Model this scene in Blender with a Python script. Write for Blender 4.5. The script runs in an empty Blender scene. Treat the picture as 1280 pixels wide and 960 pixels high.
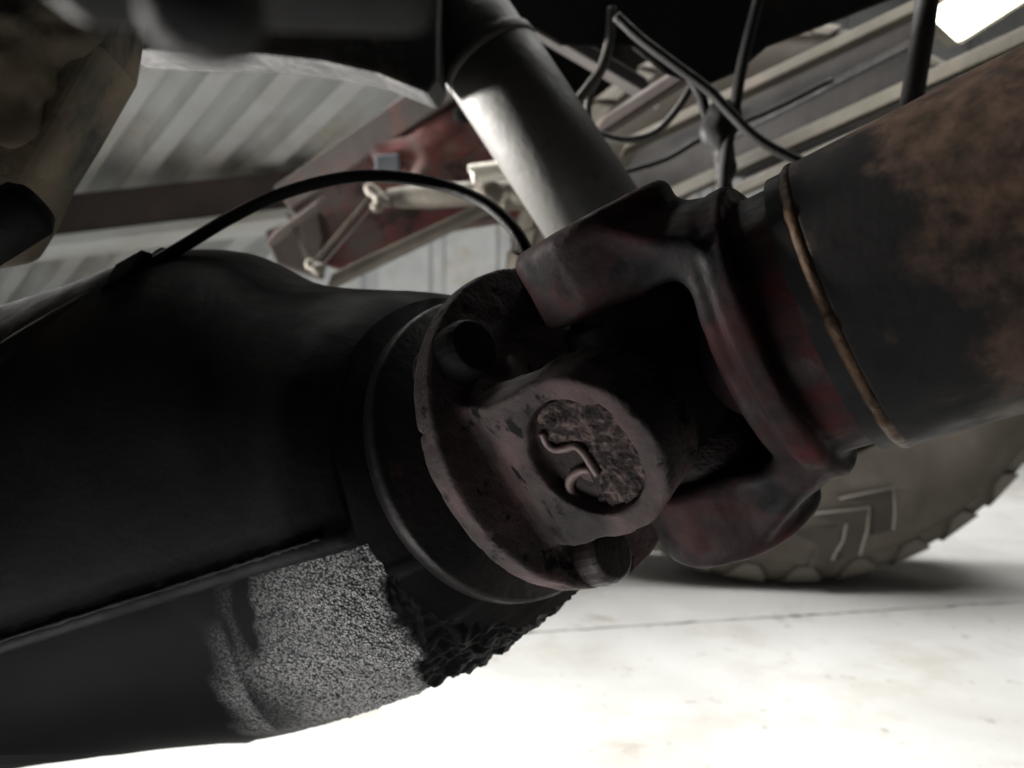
import bpy, math, random
import numpy as np
from mathutils import Vector, Matrix

random.seed(7)
np.random.seed(7)
C = bpy.context.scene.collection
sc = bpy.context.scene

# ------------------------------------------------------------------ camera
H = 0.38                      # lens height above the floor
F = 924.0                     # focal length in photo pixels (1280 wide)
cd = bpy.data.cameras.new('camera')
cam = bpy.data.objects.new('camera', cd)
C.objects.link(cam)
cam.location = (0, 0, H)
cam.rotation_euler = (math.radians(90), 0, 0)
cd.sensor_width = 36.0
cd.lens = 36.0 * F / 1280.0
cd.clip_start = 0.01
cd.clip_end = 200
cd.dof.use_dof = True
cd.dof.focus_distance = 0.335
cd.dof.aperture_fstop = 8.0
sc.camera = cam

# ------------------------------------------------------------------ world and lamps
w = bpy.data.worlds.new('World')
sc.world = w
w.use_nodes = True
bg = w.node_tree.nodes['Background']
bg.inputs[0].default_value = (0.80, 0.86, 1.0, 1)
bg.inputs[1].default_value = 0.012


def area(name, loc, target, sx, sy, power, col):
    ld = bpy.data.lights.new(name, 'AREA')
    ld.shape = 'RECTANGLE'
    ld.size, ld.size_y = sx, sy
    ld.energy = power
    ld.color = col
    o = bpy.data.objects.new(name, ld)
    C.objects.link(o)
    o.location = loc
    d = Vector(target) - Vector(loc)
    o.rotation_euler = d.to_track_quat('-Z', 'Y').to_euler()
    return o


# workshop lamps over the open bay beyond the truck; two low unseen fill lights added at the left
area('bay_lamp', (-0.85, 1.55, 3.0), (-0.35, 1.15, 0.0), 2.2, 0.9, 175, (1.0, 0.99, 0.96))
area('bay_lamp', (1.5, 1.45, 3.0), (1.0, 1.15, 0.0), 1.8, 0.8, 56, (1.0, 0.99, 0.95))
o = area('bay_door', (-1.55, 1.2, 0.43), (0.0, 0.72, 0.66), 0.3, 0.25, 22, (1.0, 0.97, 0.92))  # added side light, unseen, to brighten the damper's left edge
o.data.spread = math.radians(55)
area('floor_lamp', (-0.24, 0.20, 0.015), (-0.05, 0.42, 0.24), 0.45, 0.10, 1.35, (1.0, 0.98, 0.97))  # added fill standing in for light bounced up off the floor

vs = sc.view_settings
vs.view_transform = 'Standard'
vs.look = 'None'
vs.exposure = 0.0
vs.gamma = 1.0
try:
    sc.cycles.use_denoising = True
    sc.cycles.max_bounces = 8
    sc.cycles.sample_clamp_indirect = 6
except Exception:
    pass

# ------------------------------------------------------------------ helpers


def at(px, py, d):
    """point seen at photo pixel (px, py) at depth d metres"""
    return Vector(((px - 640) / F * d, d, H - (py - 480) / F * d))


_G = np.random.RandomState(3).rand(32, 32, 32)


def vnoise(P, s):
    """smooth value noise of points P (n,3), feature size s, about -1..1"""
    Q = P / s
    i = np.floor(Q).astype(int)
    f = Q - i
    f = f * f * (3 - 2 * f)
    r = 0
    for a in (0, 1):
        for b in (0, 1):
            for c in (0, 1):
                g = _G[(i[:, 0] + a) % 32, (i[:, 1] + b) % 32, (i[:, 2] + c) % 32]
                wgt = (f[:, 0] if a else 1 - f[:, 0]) * (f[:, 1] if b else 1 - f[:, 1]) * (f[:, 2] if c else 1 - f[:, 2])
                r = r + g * wgt
    return r * 2 - 1


def mesh_obj(name, verts, faces, mat, parent=None, smooth=True, loc=None):
    """verts in world space; the object is stored about its parent's origin"""
    V = np.asarray([tuple(v) for v in verts] if not isinstance(verts, np.ndarray) else verts, float)
    base = np.zeros(3)
    if parent is not None:
        p = parent
        while p is not None:
            base = base + np.array(p.location)
            p = p.parent
    elif loc is not None:
        base = np.array(loc, float)
    me = bpy.data.meshes.new(name)
    me.from_pydata((V - base).tolist(), [], [tuple(int(i) for i in f) for f in faces])
    me.update()
    if smooth:
        me.polygons.foreach_set('use_smooth', [True] * len(me.polygons))
    if mat is not None:
        me.materials.append(mat)
    o = bpy.data.objects.new(name, me)
    C.objects.link(o)
    if parent is not None:
        o.parent = parent
    elif loc is not None:
        o.location = loc
    return o


def bevel(o, wd, seg=2, angle=35):
    m = o.modifiers.new('bevel', 'BEVEL')
    m.width = wd
    m.segments = seg
    m.limit_method = 'ANGLE'
    m.angle_limit = math.radians(angle)
    n = o.modifiers.new('wn', 'WEIGHTED_NORMAL')
    n.keep_sharp = True
    return o


def tag(o, label, cat, group=None):
    o['label'] = label
    o['category'] = cat
    if group:
        o['group'] = group
    return o


def thing(name, loc, label, cat, group=None):
    o = bpy.data.objects.new(name, None)
    o.empty_display_size = 0.05
    C.objects.link(o)
    o.location = loc
    return tag(o, label, cat, group)


def frame_of(t, up=Vector((0, 0, 1))):
    t = t.normalized()
    if abs(t.dot(up)) > 0.95:
        up = Vector((1, 0, 0))
    s = t.cross(up).normalized()
    u = s.cross(t).normalized()
    return s, u, t


def catmull(pts, n=10):
    P = [Vector(p) for p in pts]
    P = [P[0] * 2 - P[1]] + P + [P[-1] * 2 - P[-2]]
    out = []
    for i in range(1, len(P) - 2):
        a, b, c, d = P[i - 1], P[i], P[i + 1], P[i + 2]
        for k in range(n):
            t = k / n
            out.append(0.5 * ((2 * b) + (c - a) * t + (2 * a - 5 * b + 4 * c - d) * t * t + (3 * b - a - 3 * c + d) * t ** 3))
    out.append(P[-2])
    return out


def sweep(pts, rad, seg=14, cap=True):
    """round tube through pts; rad a number or one per point"""
    n = len(pts)
    R = rad if hasattr(rad, '__len__') else [rad] * n
    V, Fc = [], []
    s = None
    for i, p in enumerate(pts):
        t = (pts[min(i + 1, n - 1)] - pts[max(i - 1, 0)]).normalized()
        if s is None:
            s, u, t = frame_of(t)
        else:
            s = (s - t * s.dot(t)).normalized()
            u = s.cross(t).normalized()
        for k in range(seg):
            a = 2 * math.pi * k / seg
            V.append(p + (s * math.cos(a) + u * math.sin(a)) * R[i])
    for i in range(n - 1):
        for k in range(seg):
            a, b = i * seg + k, i * seg + (k + 1) % seg
            Fc.append((a, b, b + seg, a + seg))
    if cap:
        Fc.append(tuple(range(seg))[::-1])
        Fc.append(tuple(range((n - 1) * seg, n * seg)))
    return V, Fc


def lathe(o, ax, prof, seg=64, up=Vector((0, 0, 1))):
    """prof: list of (along axis, radius); closed at the ends where radius is 0"""
    s, u, t = frame_of(ax, up)
    V, Fc = [], []
    for (h, r) in prof:
        for k in range(seg):
            a = 2 * math.pi * k / seg
            V.append(o + t * h + (s * math.cos(a) + u * math.sin(a)) * max(r, 1e-5))
    for i in range(len(prof) - 1):
        for k in range(seg):
            a, b = i * seg + k, i * seg + (k + 1) % seg
            Fc.append((a, b, b + seg, a + seg))
    return V, Fc


def prism(pts, ext):
    """polygon (world points) pushed along the vector ext"""
    n = len(pts)
    V = [Vector(p) for p in pts] + [Vector(p) + ext for p in pts]
    Fc = [tuple(range(n)), tuple(range(2 * n - 1, n - 1, -1))]
    for i in range(n):
        j = (i + 1) % n
        Fc.append((j, i, i + n, j + n))
    return V, Fc


def slab(p, q, width_dir, wd, thick_dir, th):
    """bar from p to q with a rectangular section centred on the line"""
    a, b = width_dir.normalized() * wd / 2, thick_dir.normalized() * th / 2
    pts = [p - a - b, p + a - b, p + a + b, p - a + b]
    return prism(pts, q - p)


def join(*parts):
    V, Fc = [], []
    for (v, f) in parts:
        n = len(V)
        V += list(v)
        Fc += [tuple(i + n for i in g) for g in f]
    return V, Fc


def fixn(o):
    import bmesh
    b = bmesh.new()
    b.from_mesh(o.data)
    bmesh.ops.recalc_face_normals(b, faces=b.faces)
    b.to_mesh(o.data)
    b.free()
    return o


# ---- signed distance shapes and their surface (naive surface nets)


def smin(a, b, k):
    h = np.clip(0.5 + 0.5 * (b - a) / k, 0, 1)
    return b * (1 - h) + a * h - k * h * (1 - h)


def smax(a, b, k):
    return -smin(-a, -b, k)


def surfnet(f, lo, hi, h):
    lo, hi = np.array(lo, float), np.array(hi, float)
    n = np.ceil((hi - lo) / h).astype(int) + 1
    ax = [lo[i] + h * np.arange(n[i]) for i in range(3)]
    X, Y, Z = np.meshgrid(*ax, indexing='ij')
    D = f(X, Y, Z)
    S = D < 0
    m = n - 1
    acc = np.zeros((m[0], m[1], m[2], 3))
    cnt = np.zeros((m[0], m[1], m[2]))

    def sl(o):
        return tuple(slice(o[i], o[i] + m[i]) for i in range(3))
    cs = [(a, b, c) for a in (0, 1) for b in (0, 1) for c in (0, 1)]
    for c0 in cs:
        for axn in range(3):
            if c0[axn]:
                continue
            c1 = list(c0)
            c1[axn] = 1
            d0, d1 = D[sl(c0)], D[sl(c1)]
            x = (d0 < 0) != (d1 < 0)
            t = np.where(x, d0 / np.where(x, d0 - d1, 1), 0)
            for q in range(3):
                acc[..., q] += np.where(x, (t if q == axn else c0[q]), 0)
            cnt += x
    act = cnt > 0
    idx = -np.ones(act.shape, int)
    idx[act] = np.arange(act.sum())
    g = np.argwhere(act)
    V = lo + h * (g + acc[act] / cnt[act][:, None])
    faces = []
    for axn in range(3):
        o1, o2 = [(1, 2), (2, 0), (0, 1)][axn]
        a = [slice(1, -1)] * 3
        a[axn] = slice(0, -1)
        b = list(a)
        b[axn] = slice(1, None)
        s0, s1 = S[tuple(a)], S[tuple(b)]
        e = np.argwhere(s0 != s1)
        fl = s0[tuple(e.T)]
        e = e + np.array([0 if i == axn else 1 for i in range(3)])

        def cell(d1, d2):
            c = e.copy()
            c[:, o1] -= d1
            c[:, o2] -= d2
            return idx[tuple(c.T)]
        q = np.stack([cell(1, 1), cell(0, 1), cell(0, 0), cell(1, 0)], 1)
        q[~fl] = q[~fl][:, ::-1]
        faces.append(q)
    return V, np.concatenate(faces)


# ------------------------------------------------------------------ materials


def mat(name, stops, scale=8.0, rough=(0.5, 0.8), metal=0.0, bump=0.0, bscale=60.0, detail=6.0, spec=0.5, distort=0.4,
        second=None, mask=None):
    """noise-coloured principled material. stops: [(pos, rgb)...]; second: (rgb, scale, threshold, softness) overlay patches"""
    m = bpy.data.materials.new(name)
    m.use_nodes = True
    nt = m.node_tree
    N, L = nt.nodes, nt.links
    b = N['Principled BSDF']
    tc = N.new('ShaderNodeTexCoord')
    no = N.new('ShaderNodeTexNoise')
    no.inputs['Scale'].default_value = scale
    no.inputs['Detail'].default_value = detail
    no.inputs['Distortion'].default_value = distort
    L.new(tc.outputs['Object'], no.inputs['Vector'])
    cr = N.new('ShaderNodeValToRGB')
    e = cr.color_ramp.elements
    while len(e) < len(stops):
        e.new(0.5)
    for i, (p, c) in enumerate(stops):
        e[i].position = p
        e[i].color = (*c, 1)
    L.new(no.outputs['Fac'], cr.inputs['Fac'])
    col = cr.outputs['Color']
    if second:
        for k, (rgb, s2, th, sf) in enumerate(second if isinstance(second, list) else [second]):
            n2 = N.new('ShaderNodeTexNoise')
            n2.inputs['Scale'].default_value = s2
            n2.inputs['Detail'].default_value = 8
            n2.inputs['Roughness'].default_value = 0.65
            mp = N.new('ShaderNodeMapping')
            mp.inputs['Location'].default_value = (3.1 + k * 7, 1.7, 5.3 + k)
            L.new(tc.outputs['Object'], mp.inputs['Vector'])
            L.new(mp.outputs[0], n2.inputs['Vector'])
            r2 = N.new('ShaderNodeMapRange')
            r2.inputs['From Min'].default_value = th - sf
            r2.inputs['From Max'].default_value = th + sf
            L.new(n2.outputs['Fac'], r2.inputs['Value'])
            mx = N.new('ShaderNodeMix')
            mx.data_type = 'RGBA'
            L.new(r2.outputs[0], mx.inputs['Factor'])
            L.new(col, mx.inputs['A'])
            mx.inputs['B'].default_value = (*rgb, 1)
            col = mx.outputs['Result']
    L.new(col, b.inputs['Base Color'])
    rr = N.new('ShaderNodeMapRange')
    rr.inputs['From Min'].default_value = 0.3
    rr.inputs['From Max'].default_value = 0.7
    rr.inputs['To Min'].default_value = rough[0]
    rr.inputs['To Max'].default_value = rough[1]
    n3 = N.new('ShaderNodeTexNoise')
    n3.inputs['Scale'].default_value = scale * 3.3
    n3.inputs['Detail'].default_value = 5
    L.new(tc.outputs['Object'], n3.inputs['Vector'])
    L.new(n3.outputs['Fac'], rr.inputs['Value'])
    L.new(rr.outputs[0], b.inputs['Roughness'])
    b.inputs['Metallic'].default_value = metal
    b.inputs['Specular IOR Level'].default_value = spec
    if bump:
        n4 = N.new('ShaderNodeTexNoise')
        n4.inputs['Scale'].default_value = bscale
        n4.inputs['Detail'].default_value = 8
        n4.inputs['Roughness'].default_value = 0.6
        L.new(tc.outputs['Object'], n4.inputs['Vector'])
        bp = N.new('ShaderNodeBump')
        bp.inputs['Strength'].default_value = bump
        bp.inputs['Distance'].default_value = 0.004
        L.new(n4.outputs['Fac'], bp.inputs['Height'])
        L.new(bp.outputs[0], b.inputs['Normal'])
    return m


M = {}
M['black_case'] = mat('black_case', [(0.3, (0.004, 0.004, 0.005)), (0.7, (0.010, 0.009, 0.009))], 9, (0.55, 0.8), 0, 0.2, 90, spec=0.25,
                      second=((0.022, 0.016, 0.012), 5, 0.63, 0.06))
M['black_rubber'] = mat('black_rubber', [(0.3, (0.007, 0.007, 0.008)), (0.7, (0.018, 0.017, 0.016))], 20, (0.5, 0.75), 0, 0.15, 200, spec=0.15)
M['cable_grey'] = mat('cable_grey', [(0.3, (0.022, 0.021, 0.02)), (0.7, (0.055, 0.052, 0.046))], 30, (0.5, 0.7), 0, 0.1, 200, spec=0.3)
M['flange_yoke'] = mat('flange_yoke', [(0.30, (0.055, 0.048, 0.047)), (0.5, (0.120, 0.092, 0.091)), (0.68, (0.200, 0.130, 0.132))], 30, (0.5, 0.85), 0.0, 0.4, 330, spec=0.3,
                       second=[((0.010, 0.009, 0.009), 55, 0.60, 0.03), ((0.012, 0.011, 0.011), 19, 0.64, 0.03), ((0.18, 0.035, 0.045), 23, 0.68, 0.03)])
M['weld_yoke'] = mat('weld_yoke', [(0.3, (0.016, 0.011, 0.012)), (0.5, (0.042, 0.022, 0.023)), (0.68, (0.085, 0.018, 0.021))], 26, (0.5, 0.8), 0.0, 0.15, 300, spec=0.3,
                     second=[((0.009, 0.008, 0.009), 24, 0.55, 0.05), ((0.085, 0.015, 0.018), 16, 0.63, 0.03), ((0.075, 0.055, 0.055), 60, 0.68, 0.03)])
M['collar'] = mat('collar', [(0.3, (0.020, 0.020, 0.022)), (0.7, (0.050, 0.047, 0.047))], 14, (0.35, 0.65), 0.2, 0.3, 200,
                  second=((0.10, 0.045, 0.028), 24, 0.64, 0.04))
M['bead'] = mat('bead', [(0.3, (0.04, 0.022, 0.013)), (0.7, (0.15, 0.085, 0.045))], 60, (0.35, 0.6), 0.4, 0.4, 300)
M['dark_steel'] = mat('dark_steel', [(0.3, (0.010, 0.010, 0.011)), (0.7, (0.030, 0.026, 0.024))], 20, (0.35, 0.65), 0.2, 0.2, 200,
                      second=((0.09, 0.045, 0.028), 26, 0.68, 0.03))
M['cap_steel'] = mat('cap_steel', [(0.3, (0.016, 0.012, 0.012)), (0.7, (0.045, 0.028, 0.028))], 50, (0.45, 0.75), 0.1, 0.5, 300)
M['clip_steel'] = mat('clip_steel', [(0.3, (0.17, 0.12, 0.115)), (0.7, (0.28, 0.21, 0.20))], 60, (0.4, 0.6), 0.2, 0.2, 300)
M['crud'] = mat('crud', [(0.3, (0.012, 0.010, 0.010)), (0.5, (0.07, 0.052, 0.05)), (0.62, (0.24, 0.18, 0.165))], 190, (0.7, 0.95), 0, 0.8, 500,
                second=((0.22, 0.03, 0.04), 60, 0.66, 0.03))
M['bolt'] = mat('bolt', [(0.3, (0.022, 0.018, 0.018)), (0.7, (0.06, 0.045, 0.043))], 40, (0.35, 0.6), 0.3, 0.2, 300)
M['rail'] = mat('rail', [(0.3, (0.055, 0.049, 0.038)), (0.7, (0.115, 0.102, 0.08))], 6, (0.6, 0.85), 0, 0.2, 80,
                second=((0.10, 0.075, 0.06), 10, 0.62, 0.06))
M['web'] = mat('web', [(0.3, (0.014, 0.012, 0.011)), (0.7, (0.034, 0.028, 0.026))], 6, (0.55, 0.85), 0, 0.2, 60)
M['mauve'] = mat('mauve', [(0.3, (0.07, 0.048, 0.048)), (0.7, (0.16, 0.115, 0.112))], 7, (0.6, 0.9), 0, 0.2, 60,
                 second=((0.06, 0.045, 0.042), 12, 0.58, 0.06))
M['red_frame'] = mat('red_frame', [(0.3, (0.060, 0.032, 0.030)), (0.5, (0.16, 0.046, 0.042)), (0.68, (0.14, 0.095, 0.082))], 9, (0.55, 0.85), 0, 0.25, 60,
                     second=[((0.115, 0.09, 0.078), 9, 0.52, 0.07), ((0.03, 0.02, 0.018), 12, 0.60, 0.04)])
M['dusty_flange'] = mat('dusty_flange', [(0.3, (0.12, 0.105, 0.098)), (0.7, (0.20, 0.175, 0.165))], 10, (0.7, 0.95), 0, 0.2, 100,
                        second=((0.28, 0.13, 0.12), 8, 0.60, 0.08))
M['beige'] = mat('beige', [(0.3, (0.085, 0.075, 0.06)), (0.7, (0.19, 0.17, 0.138))], 14, (0.6, 0.85), 0, 0.25, 90,
                 second=((0.11, 0.085, 0.07), 18, 0.62, 0.05))
M['sheet'] = mat('sheet', [(0.3, (0.68, 0.69, 0.69)), (0.7, (0.80, 0.81, 0.81))], 3, (0.5, 0.75), 0.0, 0.1, 20,
                 second=((0.60, 0.57, 0.50), 2.2, 0.60, 0.08))
M['beam_brown'] = mat('beam_brown', [(0.3, (0.040, 0.030, 0.027)), (0.7, (0.085, 0.064, 0.056))], 6, (0.6, 0.85), 0, 0.2, 40)
M['shock'] = mat('shock', [(0.3, (0.065, 0.063, 0.060)), (0.7, (0.095, 0.092, 0.087))], 9, (0.5, 0.7), 0, 0.2, 120, spec=0.25,
                 second=((0.055, 0.045, 0.038), 28, 0.66, 0.06))
M['rust_cast'] = mat('rust_cast', [(0.3, (0.08, 0.078, 0.06)), (0.5, (0.19, 0.155, 0.105)), (0.7, (0.28, 0.22, 0.15))], 14, (0.7, 0.95), 0, 0.5, 60,
                     second=((0.03, 0.035, 0.032), 10, 0.58, 0.06))
M['dusty_black'] = mat('dusty_black', [(0.3, (0.010, 0.010, 0.011)), (0.7, (0.032, 0.031, 0.031))], 16, (0.65, 0.9), 0, 0.5, 120, spec=0.3,
                       second=((0.055, 0.052, 0.05), 28, 0.60, 0.05))
M['tyre'] = mat('tyre', [(0.3, (0.095, 0.082, 0.066)), (0.7, (0.16, 0.14, 0.115))], 7, (0.75, 0.95), 0, 0.15, 60,
                second=((0.20, 0.18, 0.15), 5, 0.60, 0.08))
M['tyre_dark'] = mat('tyre_dark', [(0.3, (0.055, 0.048, 0.042)), (0.7, (0.10, 0.09, 0.078))], 9, (0.75, 0.95), 0, 0.15, 60)
M['tyre_light'] = mat('tyre_light', [(0.3, (0.22, 0.20, 0.175)), (0.7, (0.32, 0.30, 0.26))], 9, (0.75, 0.95), 0, 0.1, 60)
M['concrete'] = mat('concrete', [(0.25, (0.50, 0.495, 0.475)), (0.5, (0.60, 0.60, 0.585)), (0.75, (0.67, 0.67, 0.66))], 4.2, (0.6, 0.9), 0, 0.1, 60,
                    second=[((0.46, 0.43, 0.38), 4.5, 0.62, 0.10), ((0.36, 0.33, 0.29), 40, 0.66, 0.05), ((0.36, 0.31, 0.25), 7, 0.68, 0.06)])
M['grout'] = mat('grout', [(0.3, (0.22, 0.20, 0.17)), (0.7, (0.45, 0.42, 0.36))], 30, (0.8, 0.95))
M['wall'] = mat('wall', [(0.3, (0.30, 0.31, 0.32)), (0.7, (0.43, 0.43, 0.42))], 4, (0.6, 0.85), 0, 0.1, 30,
                second=((0.30, 0.26, 0.20), 3, 0.62, 0.08))
M['spring'] = mat('spring', [(0.3, (0.5, 0.48, 0.42)), (0.7, (0.68, 0.65, 0.58))], 30, (0.3, 0.5), 0.3)
M['blue_grey'] = mat('blue_grey', [(0.3, (0.12, 0.13, 0.15)), (0.7, (0.20, 0.215, 0.24))], 12, (0.6, 0.8), 0, 0.1, 60)

lamp_m = bpy.data.materials.new('lamp_diffuser')
lamp_m.use_nodes = True
_b = lamp_m.node_tree.nodes['Principled BSDF']
_b.inputs['Base Color'].default_value = (0.8, 0.8, 0.75, 1)
_b.inputs['Emission Color'].default_value = (1.0, 0.98, 0.82, 1)
_b.inputs['Emission Strength'].default_value = 6.0


def crust_material():
    """oily black casting with a crust of pale road dust on one patch of it (vertex attribute 'dust' = how much clings there)"""
    m = bpy.data.materials.new('crusted_case')
    m.use_nodes = True
    nt = m.node_tree
    N, L = nt.nodes, nt.links
    b = N['Principled BSDF']
    at_ = N.new('ShaderNodeAttribute')
    at_.attribute_name = 'dust'
    tc = N.new('ShaderNodeTexCoord')
    vo = N.new('ShaderNodeTexVoronoi')
    vo.feature = 'F1'
    vo.inputs['Scale'].default_value = 640
    L.new(tc.outputs['Object'], vo.inputs['Vector'])
    no = N.new('ShaderNodeTexNoise')
    no.inputs['Scale'].default_value = 420
    no.inputs['Detail'].default_value = 6
    L.new(tc.outputs['Object'], no.inputs['Vector'])
    cr = N.new('ShaderNodeValToRGB')
    e = cr.color_ramp.elements
    e[0].position, e[0].color = 0.32, (0.20, 0.202, 0.206, 1)
    e[1].position, e[1].color = 0.60, (0.80, 0.80, 0.79, 1)
    L.new(no.outputs['Fac'], cr.inputs['Fac'])
    mx = N.new('ShaderNodeMix')
    mx.data_type = 'RGBA'
    L.new(at_.outputs['Fac'], mx.inputs['Factor'])
    mx.inputs['A'].default_value = (0.0035, 0.0035, 0.004, 1)
    sp_ = N.new('ShaderNodeMapRange')
    sp_.inputs['To Min'].default_value = 0.08
    sp_.inputs['To Max'].default_value = 0.5
    L.new(at_.outputs['Fac'], sp_.inputs['Value'])
    L.new(sp_.outputs[0], b.inputs['Specular IOR Level'])
    vr = N.new('ShaderNodeMapRange')
    vr.inputs['From Min'].default_value = 0.36
    vr.inputs['From Max'].default_value = 0.72
    L.new(vo.outputs['Distance'], vr.inputs['Value'])
    gm = N.new('ShaderNodeMix')
    gm.data_type = 'RGBA'
    L.new(vr.outputs[0], gm.inputs['Factor'])
    L.new(cr.outputs['Color'], gm.inputs['A'])
    gm.inputs['B'].default_value = (0.06, 0.06, 0.063, 1)  # gaps between grains darkened: crevice shade put into the colour
    L.new(gm.outputs['Result'], mx.inputs['B'])
    L.new(mx.outputs['Result'], b.inputs['Base Color'])
    r = N.new('ShaderNodeMapRange')
    r.inputs['To Min'].default_value = 0.6
    r.inputs['To Max'].default_value = 0.36
    L.new(at_.outputs['Fac'], r.inputs['Value'])
    L.new(r.outputs[0], b.inputs['Roughness'])
    bp = N.new('ShaderNodeBump')
    bp.inputs['Distance'].default_value = 0.003
    mu = N.new('ShaderNodeMath')
    mu.operation = 'MULTIPLY'
    mu.inputs[1].default_value = 0.9
    L.new(at_.outputs['Fac'], mu.inputs[0])
    ad = N.new('ShaderNodeMath')
    ad.operation = 'ADD'
    ad.inputs[1].default_value = 0.06
    L.new(mu.outputs[0], ad.inputs[0])
    L.new(ad.outputs[0], bp.inputs['Strength'])
    sb = N.new('ShaderNodeMath')
    sb.operation = 'SUBTRACT'
    sb.inputs[0].default_value = 1.0
    L.new(vo.outputs['Distance'], sb.inputs[1])
    L.new(sb.outputs[0], bp.inputs['Height'])
    L.new(bp.outputs[0], b.inputs['Normal'])
    return m


M['crusted_case'] = crust_material()


def tube_material():
    """black painted steel with brown rust where the vertex attribute 'rust' says the paint is gone"""
    m = mat('shaft_tube', [(0.3, (0.010, 0.010, 0.011)), (0.7, (0.024, 0.022, 0.022))], 18, (0.5, 0.8), 0.0, 0.10, 260, spec=0.35)
    nt = m.node_tree
    N, L = nt.nodes, nt.links
    b = N['Principled BSDF']
    src = b.inputs['Base Color'].links[0].from_socket
    a = N.new('ShaderNodeAttribute')
    a.attribute_name = 'rust'
    tc = N.new('ShaderNodeTexCoord')
    no = N.new('ShaderNodeTexNoise')
    no.inputs['Scale'].default_value = 95
    no.inputs['Detail'].default_value = 10
    no.inputs['Roughness'].default_value = 0.68
    L.new(tc.outputs['Object'], no.inputs['Vector'])
    cr = N.new('ShaderNodeValToRGB')
    e = cr.color_ramp.elements
    e[0].position, e[0].color = 0.35, (0.045, 0.031, 0.024, 1)
    e[1].position, e[1].color = 0.66, (0.16, 0.102, 0.073, 1)
    L.new(no.outputs['Fac'], cr.inputs['Fac'])
    ad = N.new('ShaderNodeMath')
    ad.operation = 'ADD'
    L.new(a.outputs['Fac'], ad.inputs[0])
    L.new(no.outputs['Fac'], ad.inputs[1])
    mr = N.new('ShaderNodeMapRange')
    mr.inputs['From Min'].default_value = 0.72
    mr.inputs['From Max'].default_value = 1.25
    L.new(ad.outputs[0], mr.inputs['Value'])
    mx = N.new('ShaderNodeMix')
    mx.data_type = 'RGBA'
    L.new(mr.outputs[0], mx.inputs['Factor'])
    L.new(src, mx.inputs['A'])
    L.new(cr.outputs['Color'], mx.inputs['B'])
    L.new(mx.outputs['Result'], b.inputs['Base Color'])
    return m


M['shaft_tube'] = tube_material()

# ------------------------------------------------------------------ the setting: floor, far wall
fl = bpy.data.objects.new('floor', None)
C.objects.link(fl)
fl['kind'] = 'structure'
gr = mesh_obj('joint_bed', *prism([Vector((-9, -4, -0.02)), Vector((9, -4, -0.02)), Vector((9, 9, -0.02)), Vector((-9, 9, -0.02))], Vector((0, 0, 0.0145))), M['grout'], fl, smooth=False)


def floor_pt(px, py):
    d = H * F / (py - 480)
    return at(px, py, d)


ja, jb = floor_pt(800, 782), floor_pt(1280, 752)
jd = (jb - ja).normalized()
jn = Vector((-jd.y, jd.x, 0))


def slab_edge(off, n=260):
    """ragged slab edge along the joint"""
    out = []
    for i in range(n + 1):
        s = -8 + 16 * i / n
        if -1 < s < 2:
            pass
        p = ja + jd * s + jn * off
        p = Vector((p.x, p.y, 0))
        out.append(p)
    rg = random.Random(5 if off < 0 else 9)
    sgn = -1 if off < 0 else 1
    return [p + jn * sgn * (rg.random() ** 3) * 0.006 for p in out]


for off, far in ((-0.0012, -6.0), (0.0012, 9.0)):
    e = slab_edge(off, 900)
    tail = [Vector((e[-1].x, e[-1].y, 0)) + jn * far, Vector((e[0].x, e[0].y, 0)) + jn * far]
    V, Fc = [], []
    top = e
    n = len(top)
    V = [p.copy() for p in top] + [p + jn * far for p in top] + [p - Vector((0, 0, 0.006)) for p in top]
    for i in range(n - 1):
        Fc.append((i, i + 1, n + i + 1, n + i) if far > 0 else (i + 1, i, n + i, n + i + 1))
        Fc.append((i, 2 * n + i, 2 * n + i + 1, i + 1))
    fixn(mesh_obj('concrete_slab', V, Fc, M['concrete'], fl, smooth=False))

# far wall of pressed panels
WY = 4.6
wt = thing('panel_wall', (0, WY, 0), 'pale grey ribbed panel wall far behind the truck', 'wall')
for i in range(-16, 17):
    x0 = i * 0.42
    V, Fc = prism([Vector((x0 + 0.004, WY, 0)), Vector((x0 + 0.32, WY, 0)), Vector((x0 + 0.345, WY + 0.04, 0)), Vector((x0 + 0.416, WY + 0.04, 0)), Vector((x0 + 0.416, WY + 0.07, 0)), Vector((x0 + 0.004, WY + 0.07, 0))], Vector((0, 0, 3.2)))
    fixn(mesh_obj('panel', V, Fc, M['wall'], wt, smooth=False))

# ------------------------------------------------------------------ joint geometry
CJ = Vector((0.066, 0.347, H + 0.001))                 # centre of the universal joint cross
A1 = Vector((0.77, -0.53, 0.347)).normalized()         # propeller shaft axis, towards the right
A2 = Vector((0.63, -0.71, 0.32)).normalized()          # pinion axis, towards the right
E1 = Vector((-0.55, -0.696, -0.463))
E1 = (E1 - A2 * E1.dot(A2)).normalized()
E2 = Vector((-0.50, -0.10, 0.85))
E2 = (E2 - A1 * E2.dot(A1)).normalized()
V1 = A2.cross(E1).normalized()                          # third axis of the flange yoke
if V1.z < 0:
    V1 = -V1
V2 = A1.cross(E2).normalized()
CW = CJ + A1 * 0.010                                   # where the shaft's own yoke sits


def from_frame(P, o, u, v, ww):
    return np.array(o) + P[:, :1] * np.array(u) + P[:, 1:2] * np.array(v) + P[:, 2:3] * np.array(ww)


def oriented(q, u, v, ww):
    return q[:, ::-1] if u.cross(v).dot(ww) < 0 else q


ds = thing('driveshaft', CJ, 'rusty brown driveshaft with red universal joint yokes bolted to the round axle flange', 'driveshaft')


def box2(a, b, ca, cb, ha, hb):
    qa, qb = np.abs(a - ca) - ha, np.abs(b - cb) - hb
    return np.hypot(np.maximum(qa, 0), np.maximum(qb, 0)) + np.minimum(np.maximum(qa, qb), 0)


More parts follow.
